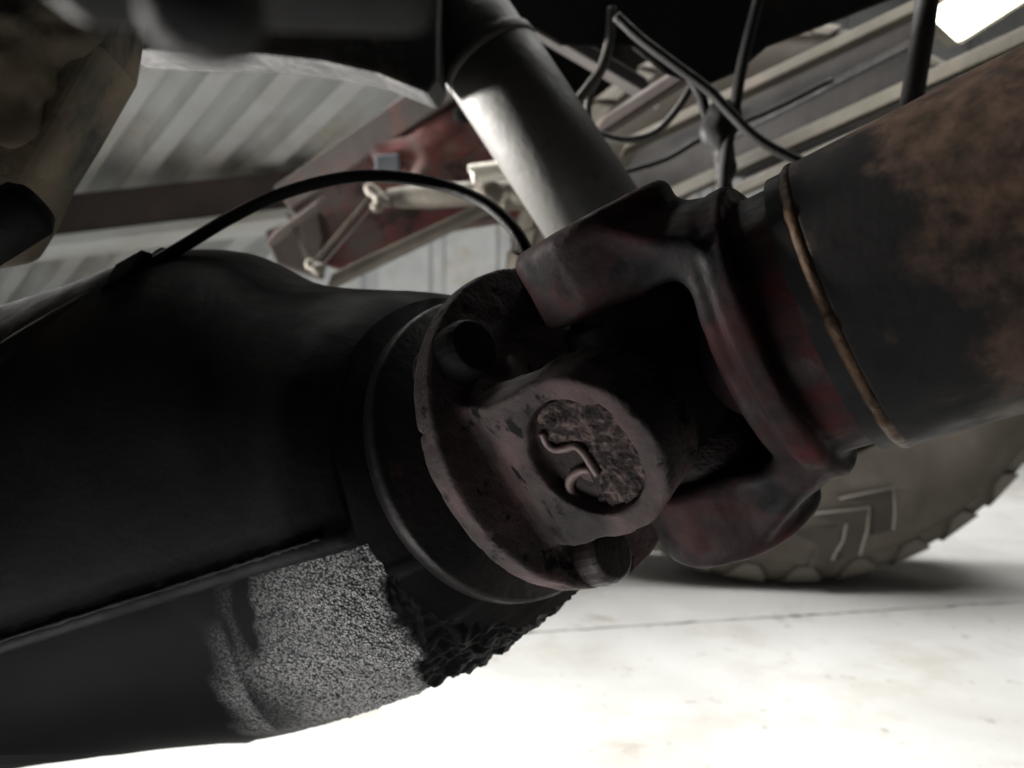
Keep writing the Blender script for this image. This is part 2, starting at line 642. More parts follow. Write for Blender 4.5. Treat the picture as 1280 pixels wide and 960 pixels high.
def ext(d2, h, r=0.0):
    """extrusion of a 2-D distance by an |h| distance, edge rounding r"""
    a, b = d2 + r, h + r
    return np.hypot(np.maximum(a, 0), np.maximum(b, 0)) + np.minimum(np.maximum(a, b), 0) - r


def vn3(X, Y, Z, s):
    sh = X.shape
    return vnoise(np.stack([X.ravel(), Y.ravel(), Z.ravel()], 1) + 5.0, s).reshape(sh)


# ---- flange yoke (u = towards the near bearing cap, v, w = along the pinion axis)
FW = -0.058
FR = 0.087


def sd_flange_yoke(U, V, W):
    rad = np.hypot(U, V)
    disc = ext(rad - FR, np.abs(W - (FW - 0.0065)) - 0.0065, 0.0015)
    d = disc
    hub = ext(rad - 0.050, np.abs(W - FW) - 0.010, 0.003)
    d = smin(d, hub, 0.008)
    for s in (1, -1):
        u = U * s
        c = np.hypot(V, W) - 0.0372
        wid = 0.0372 + np.clip(-W - 0.03, 0, 0.05) * 0.12
        bx = np.maximum(np.abs(V) - wid, np.maximum(W, -W - 0.066))
        d2 = smin(c, bx, 0.004)
        umax = 0.0685 - np.clip(-W - 0.034, 0, 0.05) * 0.46
        hh = np.maximum(u - umax, 0.036 - u)
        ear = ext(d2, hh, 0.0022)
        d = smin(d, ear, 0.007)
    # bores for the bearing cups
    bore = np.hypot(V, W) - 0.0268
    bore = np.maximum(bore, np.minimum(0.0595 - np.abs(U), 1))
    d = smax(d, -bore, 0.0012)
    # hollow between the ears
    hol = np.maximum(np.hypot(U * 0.95, W * 0.75 + 0.004) - 0.036, np.abs(V) - 0.2)
    d = smax(d, -hol, 0.006)
    d = d + 0.00045 * vn3(U, V, W, 0.006) + 0.0005 * vn3(U, V, W, 0.014)
    # a few chips and gouges on the edges
    d = d + 0.0016 * np.maximum(vn3(U + 1, V, W, 0.009) - 0.72, 0) * 4
    return d


Vv, q = surfnet(sd_flange_yoke, (-0.095, -0.095, -0.086), (0.095, 0.095, 0.046), 0.00135)
fy = mesh_obj('flange_yoke', from_frame(Vv, CJ, E1, V1, A2), oriented(q, E1, V1, A2), M['flange_yoke'], ds)

# bearing cups, retaining clip, crud
for s in (1, -1):
    o = CJ + E1 * s * 0.0
    pr = [(0.022, 0.0), (0.022, 0.0264), (0.0598, 0.0264), (0.0606, 0.0255), (0.0606, 0.019), (0.0598, 0.0175), (0.0598, 0.0)]
    V_, F_ = lathe(o, E1 * s, pr, 48)
    cup = fixn(mesh_obj('bearing_cup', V_, F_, M['cap_steel'], ds))
    if s == 1:
        near_cup = cup


def on_cap(px, py, lift=0.0):
    """photo pixel on the plane of the near bearing cup"""
    v = at(px, py, 1.0) - Vector((0, 0, H))
    o = Vector((0, 0, H))
    pl = CJ + E1 * (0.0606 + lift)
    t = (pl - o).dot(E1) / v.dot(E1)
    return o + v * t


clip_pts = [on_cap(*p, 0.0014) for p in ((677, 541), (684, 555), (694, 562), (707, 561), (719, 558), (729, 566), (738, 580), (747, 594))]
V_, F_ = sweep(catmull(clip_pts, 8), 0.0017, 10)
cl = mesh_obj('retaining_clip', V_, F_, M['clip_steel'], near_cup)
clip_pts = [on_cap(*p, 0.0014) for p in ((738, 588), (728, 588), (716, 595), (712, 606), (716, 616), (724, 622))]
V_, F_ = sweep(catmull(clip_pts, 8), [0.0016 + 0.0006 * math.sin(i / 40 * 3.14) for i in range(41)], 10)
mesh_obj('retaining_clip', V_, F_, M['clip_steel'], near_cup)

# dried paint and grease packed in the bore (one lumpy crust)
cen = CJ + E1 * 0.0604
n = 90
V_, F_ = [], []
gx = np.linspace(-0.0262, 0.0262, n)
cl2d = [((p - cen).dot(V1), (p - cen).dot(A2)) for p in [on_cap(*q_) for q_ in ((677, 541), (684, 555), (694, 562), (707, 561), (719, 558), (729, 566), (738, 580), (747, 594), (752, 640))]]
ok = np.zeros((n, n), bool)
hgt = np.zeros((n, n))
ref = [((p - cen).dot(V1), (p - cen).dot(A2)) for p in (on_cap(745, 560), on_cap(765, 600), on_cap(720, 530))]
PP = np.array([(a, b, 0) for a in gx for b in gx])
nz = (vnoise(PP + 3, 0.0035) * 0.5 + vnoise(PP + 9, 0.0016) * 0.35).reshape(n, n)
big = vnoise(PP + 1, 0.012).reshape(n, n)
# distance towards the upper-right side of the clip decides where the crust lies
qa = np.array(cl2d)
for i, a in enumerate(gx):
    for j, b in enumerate(gx):
        r = math.hypot(a, b)
        dd = np.hypot(qa[:, 0] - a, qa[:, 1] - b)
        k = int(dd.argmin())
        k0, k1 = max(k - 1, 0), min(k + 1, len(qa) - 1)
        tx, ty = qa[k1] - qa[k0]
        rx, ry = ref[0][0] - qa[4][0], ref[0][1] - qa[4][1]
        sx = tx * (b - qa[k][1]) - ty * (a - qa[k][0])
        tx2, ty2 = qa[5] - qa[3]
        sr = tx2 * ry - ty2 * rx
        side = 1 if sx * sr > 0 else -1
        hgt[i, j] = side * min(dd.min(), 0.012)
        ok[i, j] = r < 0.0262
z = np.clip((hgt - 0.0045) / 0.006, -0.4, 1) * 0.0026 + nz * 0.0026 + big * 0.0008 + 0.0004
idx = -np.ones((n, n), int)
for i in range(n):
    for j in range(n):
        if ok[i, j]:
            idx[i, j] = len(V_)
            V_.append(cen + V1 * gx[i] + A2 * gx[j] + E1 * float(max(z[i, j], -0.0004)))
for i in range(n - 1):
    for j in range(n - 1):
        f4 = (idx[i, j], idx[i + 1, j], idx[i + 1, j + 1], idx[i, j + 1])
        if min(f4) >= 0 and hgt[i, j] + 0.0025 * nz[i, j] > 0.0008:
            F_.append(f4)
cr_ = fixn(mesh_obj('grease_crust', V_, F_, M['crud'], near_cup))
if cr_.data.polygons[len(F_) // 2].normal.dot(E1) < 0:
    cr_.data.flip_normals()

# spider
cross_parts = []
for ax in (E1, E2):
    cross_parts.append(lathe(CJ - ax * 0.058, ax, [(0, 0), (0, 0.019), (0.022, 0.0195), (0.026, 0.024), (0.034, 0.0265), (0.082, 0.0265), (0.090, 0.024), (0.094, 0.0195), (0.116, 0.019), (0.116, 0)], 40))


def sd_cross(U, V, W):
    d = np.sqrt(U * U + V * V + (W * 1.0) ** 2) - 0.041
    d = smin(d, np.maximum(np.hypot(V, W) - 0.0205, np.abs(U) - 0.058), 0.012)
    d = smin(d, np.maximum(np.hypot(U, W) - 0.0205, np.abs(V) - 0.058), 0.012)
    d = smin(d, ext(np.hypot(V, W) - 0.027, np.abs(np.abs(U) - 0.036) - 0.004, 0.001), 0.003)
    d = smin(d, ext(np.hypot(U, W) - 0.027, np.abs(np.abs(V) - 0.036) - 0.004, 0.001), 0.003)
    return d + 0.0004 * vn3(U, V, W, 0.006)


W3 = E1.cross(E2).normalized()
Vv, q = surfnet(sd_cross, (-0.062, -0.062, -0.042), (0.062, 0.062, 0.042), 0.0018)
mesh_obj('joint_cross', from_frame(Vv, CJ, E1, E2, W3), oriented(q, E1, E2, W3), M['dark_steel'], ds)

# ---- weld yoke on the shaft (u = along E2, v, w = along the shaft)


def sd_weld_yoke(U, V, W):
    rad = np.hypot(U, V)
    neck = ext(rad - 0.0560, np.abs(W - 0.063) - 0.016, 0.002)
    body = ext(rad - 0.0595, np.abs(W - 0.045) - 0.007, 0.006)
    d = smin(neck, body, 0.004)
    for s in (1, -1):
        u = U * s
        c = np.hypot(V, W + 0.002) - 0.0365
        wid = 0.0345 + np.clip(W - 0.008, 0, 0.06) * 0.22
        arm = np.maximum(np.abs(V) - wid, np.maximum(-W, W - 0.049))
        d2 = smin(c, arm, 0.006)
        umax = 0.0775 - np.clip(W - 0.014, 0, 0.06) * 0.45
        umax = umax - np.clip(np.abs(V) - 0.010, 0, 0.1) ** 2 * 9.0 * np.clip((W - 0.008) / 0.03, 0, 1)
        hh = np.maximum(u - umax, 0.043 - u)
        ear = ext(d2, hh, 0.004)
        d = smin(d, ear, 0.012)
        lug = ext(np.hypot(V, W + 0.002) - 0.0385, np.abs(u - 0.0620) - 0.0195, 0.006)
        d = smin(d, lug, 0.005)
    # round-bottomed opening between the arms
    hol = np.maximum(np.hypot(U, np.maximum(W + 0.010, 0)) - 0.0425, np.abs(V) - 0.2)
    d = smax(d, -hol, 0.006)
    dome = np.sqrt((U / 0.033) ** 2 + (V / 0.033) ** 2 + ((W - 0.036) / 0.022) ** 2) - 1
    d = smin(d, dome * 0.024, 0.004)
    lip = ext(rad - 0.0650, np.abs(W - 0.053) - 0.0050, 0.0024)
    d = smin(d, lip, 0.003)
    bore = np.maximum(np.hypot(V, W) - 0.0275, 0.0710 - np.abs(U))
    d = smax(d, -bore, 0.0012)
    d = d + 0.0002 * vn3(U, V, W, 0.005) + 0.0005 * vn3(U, V, W, 0.02)
    return d


Vv, q = surfnet(sd_weld_yoke, (-0.090, -0.072, -0.046), (0.090, 0.072, 0.086), 0.00135)
wy = mesh_obj('weld_yoke', from_frame(Vv, CW, E2, V2, A1), oriented(q, E2, V2, A1), M['weld_yoke'], ds)
for s in (1, -1):
    pr = [(0.022, 0.0), (0.022, 0.0270), (0.0712, 0.0270), (0.0725, 0.0255), (0.0725, 0.0)]
    V_, F_ = lathe(CW, E2 * s, pr, 48)
    fixn(mesh_obj('bearing_cup', V_, F_, M['cap_steel'], ds))

# ---- tube with its weld bead
nl, ns = 220, 128
TR = 0.0605


def tube_radius(wv):
    r = TR
    if wv < 0.0925:
        r = 0.0590
    return r


ws = np.concatenate([np.linspace(0.073, 0.089, 24), np.linspace(0.0895, 0.42, 200)])
pts = []
for wv in ws:
    for k in range(ns):
        a = 2 * math.pi * k / ns
        pts.append((math.cos(a), math.sin(a), wv))
pts = np.array(pts)
P0 = np.stack([pts[:, 0] * TR, pts[:, 1] * TR, pts[:, 2]], 1)
rr = np.where(pts[:, 2] < 0.083, 0.0592, TR)
rr = rr + 0.0002 * vnoise(P0 + 2, 0.03)
# balance strip: a slightly proud band of old paint further along
LP = np.stack([pts[:, 0] * rr, pts[:, 1] * rr, pts[:, 2]], 1)
Fq = []
for i in range(len(ws) - 1):
    for k in range(ns):
        a, b = i * ns + k, i * ns + (k + 1) % ns
        Fq.append((a, b, b + ns, a + ns))
Fq.append(tuple(range((len(ws) - 1) * ns, len(ws) * ns)))
stube = fixn(mesh_obj('shaft_tube', from_frame(LP, CW, E2, V2, A1), Fq, M['shaft_tube'], ds))
rust = np.clip((pts[:, 2] - 0.116 + 0.016 * vnoise(P0 + 6, 0.03) + 0.010 * vnoise(P0 + 8, 0.012)) / 0.026 + 0.5, 0, 1)
blot = np.clip((vnoise(P0 + 11, 0.022) + 0.5 * vnoise(P0 + 12, 0.007) - 0.35) * 3, 0, 1)
rust = np.clip(rust * (0.97 - 0.45 * blot) + 0.35 * np.clip((vnoise(P0 + 15, 0.012) - 0.45) * 5, 0, 1), 0, 1)
att = stube.data.attributes.new('rust', 'FLOAT', 'POINT')
att.data.foreach_set('value', rust.astype(np.float32))


def ring(name, wv, R, r, m, wob=0.0006, n=160, seg=12, s0=0.0):
    V_, F_ = [], []
    rg = random.Random(int(wv * 1e5))
    ph = [rg.random() * 6 for _ in range(6)]
    for i in range(n):
        a = 2 * math.pi * i / n
        dr = wob * sum(math.sin((7 + 9 * j) * a + ph[j]) for j in range(4)) * 0.4
        for k in range(seg):
            b = 2 * math.pi * k / seg
            rr_ = R + dr * 0.6 + (r + dr) * math.cos(b)
            V_.append(CW + E2 * math.cos(a) * rr_ + V2 * math.sin(a) * rr_ + A1 * (wv + (r + dr) * math.sin(b) * 1.2))
    for i in range(n):
        for k in range(seg):
            F_.append((i * seg + k, i * seg + (k + 1) % seg, ((i + 1) % n) * seg + (k + 1) % seg, ((i + 1) % n) * seg + k))
    return fixn(mesh_obj(name, V_, F_, m, ds))


ring('weld_bead', 0.0815, 0.0590, 0.0021, M['bead'], 0.0002)

# flange bolts and the nuts behind
for k in range(4):
    a = math.radians((56, 124, -124, -56)[k])
    du = (E1 * math.cos(a) + V1 * math.sin(a)) * 0.0725
    o = CJ + du + A2 * FW
    prof = [(-0.002, 0.0), (-0.002, 0.0145), (0.011, 0.0143), (0.0145, 0.0125), (0.0150, 0.0)]
    V_, F_ = lathe(o, A2, prof, 24)
    bo = fixn(mesh_obj('flange_bolt', V_, F_, M['black_rubber'] if k < 2 else M['bolt'], ds, smooth=False))  # upper bolts blackened: shade on the upper flange painted in
    bevel(bo, 0.001, 2, 20)
    V_, F_ = lathe(CJ + du + A2 * (FW - 0.013), -A2, [(0, 0), (0, 0.0115), (0.010, 0.011), (0.0115, 0.0095), (0.0115, 0.006), (0.018, 0.006), (0.0185, 0.0)], 24)
    fixn(mesh_obj('flange_nut', V_, F_, M['bolt'], ds))

# ------------------------------------------------------------------ axle housing on the left
P_nose = CJ - A2 * 0.130
ah = thing('axle_housing', (P_nose.x - 0.15, P_nose.y + 0.1, H - 0.25), 'big black axle housing with a dusty gritty underside behind the flange', 'axle housing')

# dust shield and pinion hub
V_, F_ = lathe(CJ, A2, [(-0.150, 0.060), (-0.120, 0.062), (-0.1185, 0.086), (-0.1165, 0.0885), (-0.108, 0.0885), (-0.1065, 0.0865), (-0.1065, 0.060), (-0.104, 0.056), (-0.079, 0.054), (-0.079, 0.0)], 96)
fixn(mesh_obj('dust_shield', V_, F_, M['dark_steel'], ah))
bevel(ah.children[-1], 0.0008) if False else None

# stations of the casting: centre, half height, half depth, tangent blend
st = [
    # px, py, d, half-height, half-depth, blend
    (612, 566, 0.437, 0.098, 0.098, 0.0),
    (590, 573, 0.448, 0.107, 0.105, 0.1),
    (545, 592, 0.470, 0.121, 0.112, 0.35),
    (485, 606, 0.500, 0.135, 0.118, 0.6),
    (420, 616, 0.520, 0.150, 0.122, 0.8),
    (340, 612, 0.535, 0.170, 0.125, 1.0),
    (250, 617, 0.545, 0.176, 0.128, 1.0),
    (150, 640, 0.550, 0.170, 0.130, 1.0),
    (40, 665, 0.555, 0.166, 0.130, 1.0),
    (-100, 690, 0.56, 0.160, 0.130, 1.0),
    (-260, 700, 0.57, 0.155, 0.130, 1.0),
]
T0 = -A2
T1 = Vector((-1, 0.10, -0.08)).normalized()


def interp_st(t):
    x = t * (len(st) - 1)
    i = min(int(x), len(st) - 2)
    f = x - i
    A = [np.array(st[max(0, min(len(st) - 1, j))], float) for j in (i - 1, i, i + 1, i + 2)]
    a, b, c, d = A
    r = 0.5 * ((2 * b) + (c - a) * f + (2 * a - 5 * b + 4 * c - d) * f * f + (3 * b - a - 3 * c + d) * f ** 3)
    return r


RIDGE = [(470, 640), (430, 665), (300, 711), (150, 752), (0, 790), (-200, 840)]


def station(t):
    px, py, d, hh, hd, bl = interp_st(t)
    bl = min(max(bl, 0), 1)
    tg = (T0 * (1 - bl) + T1 * bl).normalized()
    up = (Vector((0, 0, 1)) - tg * tg.z).normalized()
    fr = up.cross(tg).normalized()
    if fr.y > 0:
        fr = -fr
    return at(px, py, d), up, fr, hh, hd


# upper case: from above, round the front, down to the parting ridge
NT = 90
V_, F_ = [], []
rows = 60
for i in range(NT + 1):
    t = i / NT
    c, up, fr, hh, hd = station(t)
    grow = 0.004 + 0.012 * min(1, i / 30)
    # the parting ridge is a straight cast edge: find where the section meets it
    RA = math.radians(50)
    while RA > math.radians(-32):
        p = c + fr * (math.cos(RA) * (hd + grow)) + up * (math.sin(RA) * hh)
        qx, qy = 640 + F * p.x / p.y, 480 - F * (p.z - H) / p.y
        if qy > 790 - 0.319 * qx:
            break
        RA -= math.radians(0.25)
    prof = []
    for k in range(rows + 1):
        a = math.radians(205) + (RA - math.radians(205)) * k / rows
        prof.append((math.cos(a) * (hd + grow), math.sin(a) * (hh + 0.001)))
    x, y = prof[-1]
    prof += [(x + 0.003, y - 0.004), (x + 0.0025, y - 0.010), (x - 0.003, y - 0.012), (x - 0.03, y - 0.012)]
    for (a, b) in prof:
        V_.append(c + fr * a + up * b)
m = rows + 5
for i in range(NT):
    for k in range(m):
        a, b = i * m + k, i * m + (k + 1) % m
        F_.append((a, b, b + m, a + m))
F_.append(tuple(range(m)))
V_ = np.array([tuple(v) for v in V_])
V_ += (0.0012 * vnoise(V_ + 3, 0.03) + 0.0005 * vnoise(V_ + 3, 0.007))[:, None] * np.array([0.2, -0.9, 0.3])
fixn(mesh_obj('upper_case', V_, F_, M['black_case'], ah))

# crusted edge of the parting ridge
rp = [Vector(V_[i * m + rows + 1]) for i in range(8, NT + 1)]
re_, rf_ = sweep(rp, [0.0011 + 0.0005 * math.sin(i * 1.7) * math.sin(i * 0.63) for i in range(len(rp))], 8)
mesh_obj('ridge_edge', re_, rf_, M['dusty_black'], ah)

# lower case: the rounded bowl below the ridge, crusted with grit near the pinion
NT, NA = 420, 330
a0, a1 = math.radians(35), math.radians(-190)
V_, F_, D_ = [], [], []
for i in range(NT + 1):
    t = (i / NT) ** 1.25 * 0.9
    c, up, fr, hh, hd = station(t)
    for k in range(NA + 1):
        a = a0 + (a1 - a0) * k / NA
        V_.append(c + fr * (math.cos(a) * hd) + up * (math.sin(a) * hh))
V_ = np.array([tuple(v) for v in V_])
# pixel position of each point, used to find where the crust of the real casting lies on this side of it
cx, cy, cz = V_[:, 0], V_[:, 1], V_[:, 2] - H
kk = np.tile(np.arange(NA + 1), NT + 1)
ii = np.repeat(np.arange(NT + 1), NA + 1)
lon = V_ @ np.array(T1)                    # distance along the casting
l0 = float(np.array(at(515, 780, 0.42)) @ np.array(T1))
l1 = float(np.array(at(296, 800, 0.42)) @ np.array(T1))
s = (lon - l0) / (l1 - l0)                 # 0 near the pinion end, 1 at the far end of the dust
ang = a0 + (a1 - a0) * kk / NA
n1 = vnoise(V_, 0.03)
n2 = vnoise(V_ + 7, 0.009)
n3 = vnoise(V_ + 2, 0.0036)
n4 = vnoise(V_ + 5, 0.0022)
edge = s + 0.10 * n1 + 0.05 * n2
dust_shade = np.clip((edge + 0.16) / 0.10, 0, 1) * np.clip((1.10 - edge) / 0.80, 0, 1)
grease = np.clip((0.02 - edge) / 0.08, 0, 1)      # black clotted grease by the pinion
dust_shade = dust_shade * (1 - grease)
band = np.exp(-((s - 0.90 + 0.07 * n1 + 0.03 * n2) / 0.06) ** 2)
dust_shade = np.clip(dust_shade - band * 0.45 * np.clip((840 - (480 - F * cz / cy)) / 60, 0, 1), 0, 1)
dust_shade = dust_shade * np.clip(0.85 + 0.35 * vnoise(V_ + 13, 0.02) + 0.25 * n2, 0, 1)
thin = np.clip((s - 1.02) / 0.04, 0, 1) * np.clip((1.28 - s + 0.15 * n1 + 0.05 * n2) / 0.25, 0, 1) * 0.35 * np.clip((480 - F * cz / cy - 770) / 90, 0, 1)
dust_shade = np.clip(np.maximum(dust_shade, thin), 0, 1)
QX, QY = 640 + F * cx / cy, 480 - F * cz / cy
under = np.clip((QY - (790 - 0.319 * QX) + 4 + 6 * n2) / 10, 0, 1)     # nothing clings above the parting ridge
dust_shade = dust_shade * under * np.clip(0.30 + 0.70 * (QY - (790 - 0.319 * QX) + 25 * n1) / 120, 0, 1)  # shade towards the ridge painted in as thinner dust
grease = grease * np.clip((QY - (790 - 0.319 * QX) - 30) / 40, 0, 1)
nrm = V_ - np.repeat(np.array([tuple(station((i / NT) ** 1.25 * 0.9)[0]) for i in range(NT + 1)]), NA + 1, axis=0)
nrm /= np.linalg.norm(nrm, axis=1)[:, None]
disp = 0.0010 * n1 + dust_shade * (0.0016 * n3 + 0.0017 * n4) + grease * (0.0030 * n2 + 0.0026 * vnoise(V_ + 4, 0.0062) + 0.0014 * n3 + 0.0008 * n4)
V_ = V_ + nrm * disp[:, None]
F_ = []
m = NA + 1
I, K = np.meshgrid(np.arange(NT), np.arange(NA), indexing='ij')
A_ = (I * m + K).ravel()
F_ = np.stack([A_, A_ + 1, A_ + 1 + m, A_ + m], 1).tolist()
F_.append(list(range(m)))
lc = fixn(mesh_obj('lower_case', V_, F_, M['crusted_case'], ah))
lc.data.materials.append(M['black_case'])
lc.data.polygons[len(lc.data.polygons) - 1].material_index = 1
att = lc.data.attributes.new('dust', 'FLOAT', 'POINT')
att.data.foreach_set('value', dust_shade.astype(np.float32))

# drain boss and rib under the bowl
V_, F_ = sweep(catmull([at(-140, 868, 0.50), at(60, 862, 0.515), at(220, 842, 0.525), at(330, 838, 0.53), at(420, 838, 0.535), at(470, 810, 0.53)], 10), [0.047] * 30 + [0.045 - 0.0012 * i for i in range(21)], 30)
fixn(mesh_obj('bottom_rib', V_, F_, M['black_case'], ah))

# ------------------------------------------------------------------ hose over the housing with its clamp
hz = 0.50
hp = [(668, 345, .47), (660, 318, .475), (641, 285, .48), (606, 254, .49), (560, 234, .50), (510, 223, .505), (455, 220, .51), (400, 228, .51), (340, 247, .505), (285, 274, .50), (235, 304, .49), (195, 328, .48), (150, 354, .47), (80, 400, .455), (0, 458, .44), (-60, 505, .43)]
ht = thing('brake_hose', at(500, 223, .5), 'thin black hose arching over the axle housing in front of the grey sheet', 'hose')
V_, F_ = sweep(catmull([at(*p) for p in hp], 8), 0.0043, 14)
mesh_obj('hose_tube', V_, F_, M['black_rubber'], ht)
d_ = (at(195, 328, .48) - at(150, 354, .47)).normalized()
cpos = at(158, 342, .468)
V_, F_ = slab(cpos - d_ * 0.009, cpos + d_ * 0.009, Vector((0.5, 0, 0.86)), 0.022, Vector((0, 1, 0)), 0.016)
bevel(fixn(mesh_obj('hose_clamp', V_, F_, M['black_rubber'], ht, smooth=False)), 0.001)

pp = [(215, 330, .50), (150, 372, .475), (80, 412, .46), (0, 462, .445), (-70, 505, .435)]
V_, F_ = sweep(catmull([at(*p) for p in pp], 8), 0.013, 18)
tag(mesh_obj('steel_pipe', V_, F_, M['black_case'], None, loc=tuple(at(0, 470, .445))), 'thick black pipe running down to the left edge under the hose clamp', 'pipe')
pp = [(150, 355, .52), (75, 388, .52), (0, 408, .52), (-80, 420, .52)]
V_, F_ = sweep(catmull([at(*p) for p in pp], 8), 0.012, 18)
tag(mesh_obj('steel_pipe', V_, F_, M['black_case'], None, loc=tuple(at(0, 420, .52))), 'black pipe along the left edge just below the white sheet', 'pipe')

# ------------------------------------------------------------------ corrugated sheet and the beam across it
rd = Vector((1.013, -1.0, 0.365))
org = at(30, 222, 2.2)
ct = Vector((1, 0, -0.05))
V_, F_ = [], []
xs = []
per = 0.165
nr = 7
prof = []
for i in range(-4, nr):
    b = i * per
    prof += [(b, 0.0), (b + 0.060, 0.0), (b + 0.080, 0.055), (b + 0.145, 0.055)]
nrm = rd.cross(ct).normalized()
if nrm.z < 0:
    nrm = -nrm
for lam in (-1.25, -0.9, -0.5, 0.0, 0.4, 0.75):
    for (x, hgt_) in prof:
        V_.append(org + ct * (x - 0.03) + rd * lam + nrm * hgt_)
npf = len(prof)
for i in range(5):
    for k in range(npf - 1):
        F_.append((i * npf + k, i * npf + k + 1, (i + 1) * npf + k + 1, (i + 1) * npf + k))
sh = fixn(mesh_obj('corrugated_sheet', V_, F_, M['sheet'], None, smooth=False, loc=tuple(org)))
so = sh.modifiers.new('thick', 'SOLIDIFY')
so.thickness = 0.002
tag(sh, 'pale grey corrugated sheet overhead at the upper left', 'sheet')

bt = thing('cross_beam', at(200, 270, 2.12), 'dark brown beam crossing below the corrugated sheet', 'beam')
pa, pb = at(-80, 293, 2.05), at(445, 236, 2.12)
V_, F_ = slab(pa, pb, Vector((0, 0, 1)), 0.115, Vector((0, 1, 0)), 0.10)
bevel(fixn(mesh_obj('beam_web', V_, F_, M['beam_brown'], bt, smooth=False)), 0.006)
V_, F_ = slab(pa + Vector((0, 0.02, -0.072)), pb + Vector((0, 0.02, -0.062)), Vector((0, 0, 1)), 0.030, Vector((0, 1, 0)), 0.16)
bevel(fixn(mesh_obj('lower_flange', V_, F_, M['sheet'], bt, smooth=False)), 0.003)

# ------------------------------------------------------------------ red chassis corner in the middle background
rf = thing('chassis_bracket', at(520, 230, 1.3), 'red painted chassis bracket with a dusty flange behind the hose', 'bracket')
# side plate
poly = [(362, 246), (470, 172), (566, 108), (640, 120), (700, 175), (700, 262), (560, 284), (440, 342), (385, 322)]
V_, F_ = prism([at(x, y, 1.45) for x, y in poly], Vector((0, 0.05, 0)))
bevel(fixn(mesh_obj('side_plate', V_, F_, M['red_frame'], rf, smooth=False)), 0.004)
# dusty flange along the sheet
V_, F_ = slab(at(355, 250, 1.42), at(575, 98, 1.36), Vector((0.6, 0, -0.8)), 0.055, Vector((0, 1, 0)), 0.03)
bevel(fixn(mesh_obj('flange', V_, F_, M['dusty_flange'], rf, smooth=False)), 0.003)
# pressed gusset standing off the plate


def blob_sdf(spheres, k, nz=0.004, ns_=0.03):
    def f(X, Y, Z):
        d = None
        for (c, r, sq) in spheres:
            e = np.sqrt(((X - c[0]) / sq[0]) ** 2 + ((Y - c[1]) / sq[1]) ** 2 + ((Z - c[2]) / sq[2]) ** 2) - r
            e = e * min(sq)
            d = e if d is None else smin(d, e, k)
        return d + nz * vn3(X, Y, Z, ns_)
    return f


sp = [(at(505, 192, 1.40), 0.040, (1.9, 0.9, 0.9)), (at(560, 165, 1.40), 0.045, (1.3, 0.9, 1.1)), (at(530, 215, 1.38), 0.030, (0.8, 1.0, 1.3)), (at(600, 150, 1.40), 0.04, (1.2, 0.9, 1.0))]
lo, hi = np.array(at(430, 260, 1.46)) - 0.02, np.array(at(660, 100, 1.30)) + 0.02
l_, h_ = np.minimum(lo, hi), np.maximum(lo, hi)
Vv, q = surfnet(blob_sdf(sp, 0.03), l_, h_, 0.005)
mesh_obj('gusset', Vv, q, M['red_frame'], rf)
V_, F_ = lathe(at(580, 152, 1.40), Vector((0, -1, 0)), [(-0.02, 0), (-0.02, 0.018), (0.045, 0.018), (0.048, 0.012), (0.048, 0)], 24)
fixn(mesh_obj('pivot_stub', V_, F_, M['black_rubber'], rf))
V_, F_ = slab(at(470, 208, 1.37), at(500, 206, 1.37), Vector((0, 0, 1)), 0.036, Vector((0, 1, 0)), 0.03)
bevel(fixn(mesh_obj('lock_nut', V_, F_, M['blue_grey'], rf, smooth=False)), 0.004)
V_, F_ = prism([at(x, y, 1.40) for x, y in ((485, 196), (500, 196), (512, 216), (500, 224), (484, 214))], Vector((0, 0.03, 0)))
fixn(mesh_obj('slot_plug', V_, F_, M['black_rubber'], rf, smooth=False))
# lower angle iron
V_, F_ = slab(at(415, 352, 1.32), at(655, 238, 1.40), Vector((0.35, 0, 0.93)), 0.024, Vector((0, 1, 0)), 0.05)
bevel(fixn(mesh_obj('angle_iron', V_, F_, M['beige'], rf, smooth=False)), 0.003)
# bracket leg and box at the left end
V_, F_ = prism([at(x, y, 1.40) for x, y in ((330, 288), (398, 262), (404, 300), (395, 345), (345, 330))], Vector((0, 0.06, 0)))
bevel(fixn(mesh_obj('end_box', V_, F_, M['beam_brown'], rf, smooth=False)), 0.004)
V_, F_ = slab(at(362, 268, 1.36), at(388, 330, 1.36), Vector((1, 0, 0)), 0.008, Vector((0, 1, 0)), 0.03)
fixn(mesh_obj('edge_strip', V_, F_, M['beige'], rf, smooth=False))
V_, F_ = slab(at(340, 300, 1.35), at(402, 255, 1.35), Vector((0.5, 0, 0.86)), 0.03, Vector((0, 1, 0)), 0.03)
bevel(fixn(mesh_obj('ledge', V_, F_, M['dusty_flange'], rf, smooth=False)), 0.004)

# link rod with lumpy ball ends
lr = thing('link_rod', at(430, 290, 1.2), 'dusty beige link rod leaning below the middle of the hose', 'rod')
V_, F_ = slab(at(474, 246, 1.2), at(395, 338, 1.18), Vector((0.75, 0, 0.65)), 0.034, Vector((0, 1, 0)), 0.016)
bevel(fixn(mesh_obj('rod_bar', V_, F_, M['dusty_flange'], lr, smooth=False)), 0.003)
V_, F_ = slab(at(466, 242, 1.19), at(388, 334, 1.17), Vector((0.75, 0, 0.65)), 0.007, Vector((0, 1, 0)), 0.02)
bevel(fixn(mesh_obj('rod_edge', V_, F_, M['beige'], lr, smooth=False)), 0.0015)
sp = [(at(468, 240, 1.18), 0.010, (1, 1, 1)), (at(476, 250, 1.18), 0.011, (1, 1, 1.1)), (at(471, 260, 1.18), 0.009, (1.2, 1, 1)), (at(462, 236, 1.18), 0.009, (1, 1, 1)), (at(484, 254, 1.18), 0.008, (1, 1, 1))]
c0 = np.array(at(472, 248, 1.18))
Vv, q = surfnet(blob_sdf(sp, 0.006, 0.002, 0.008), c0 - 0.045, c0 + 0.045, 0.0022)
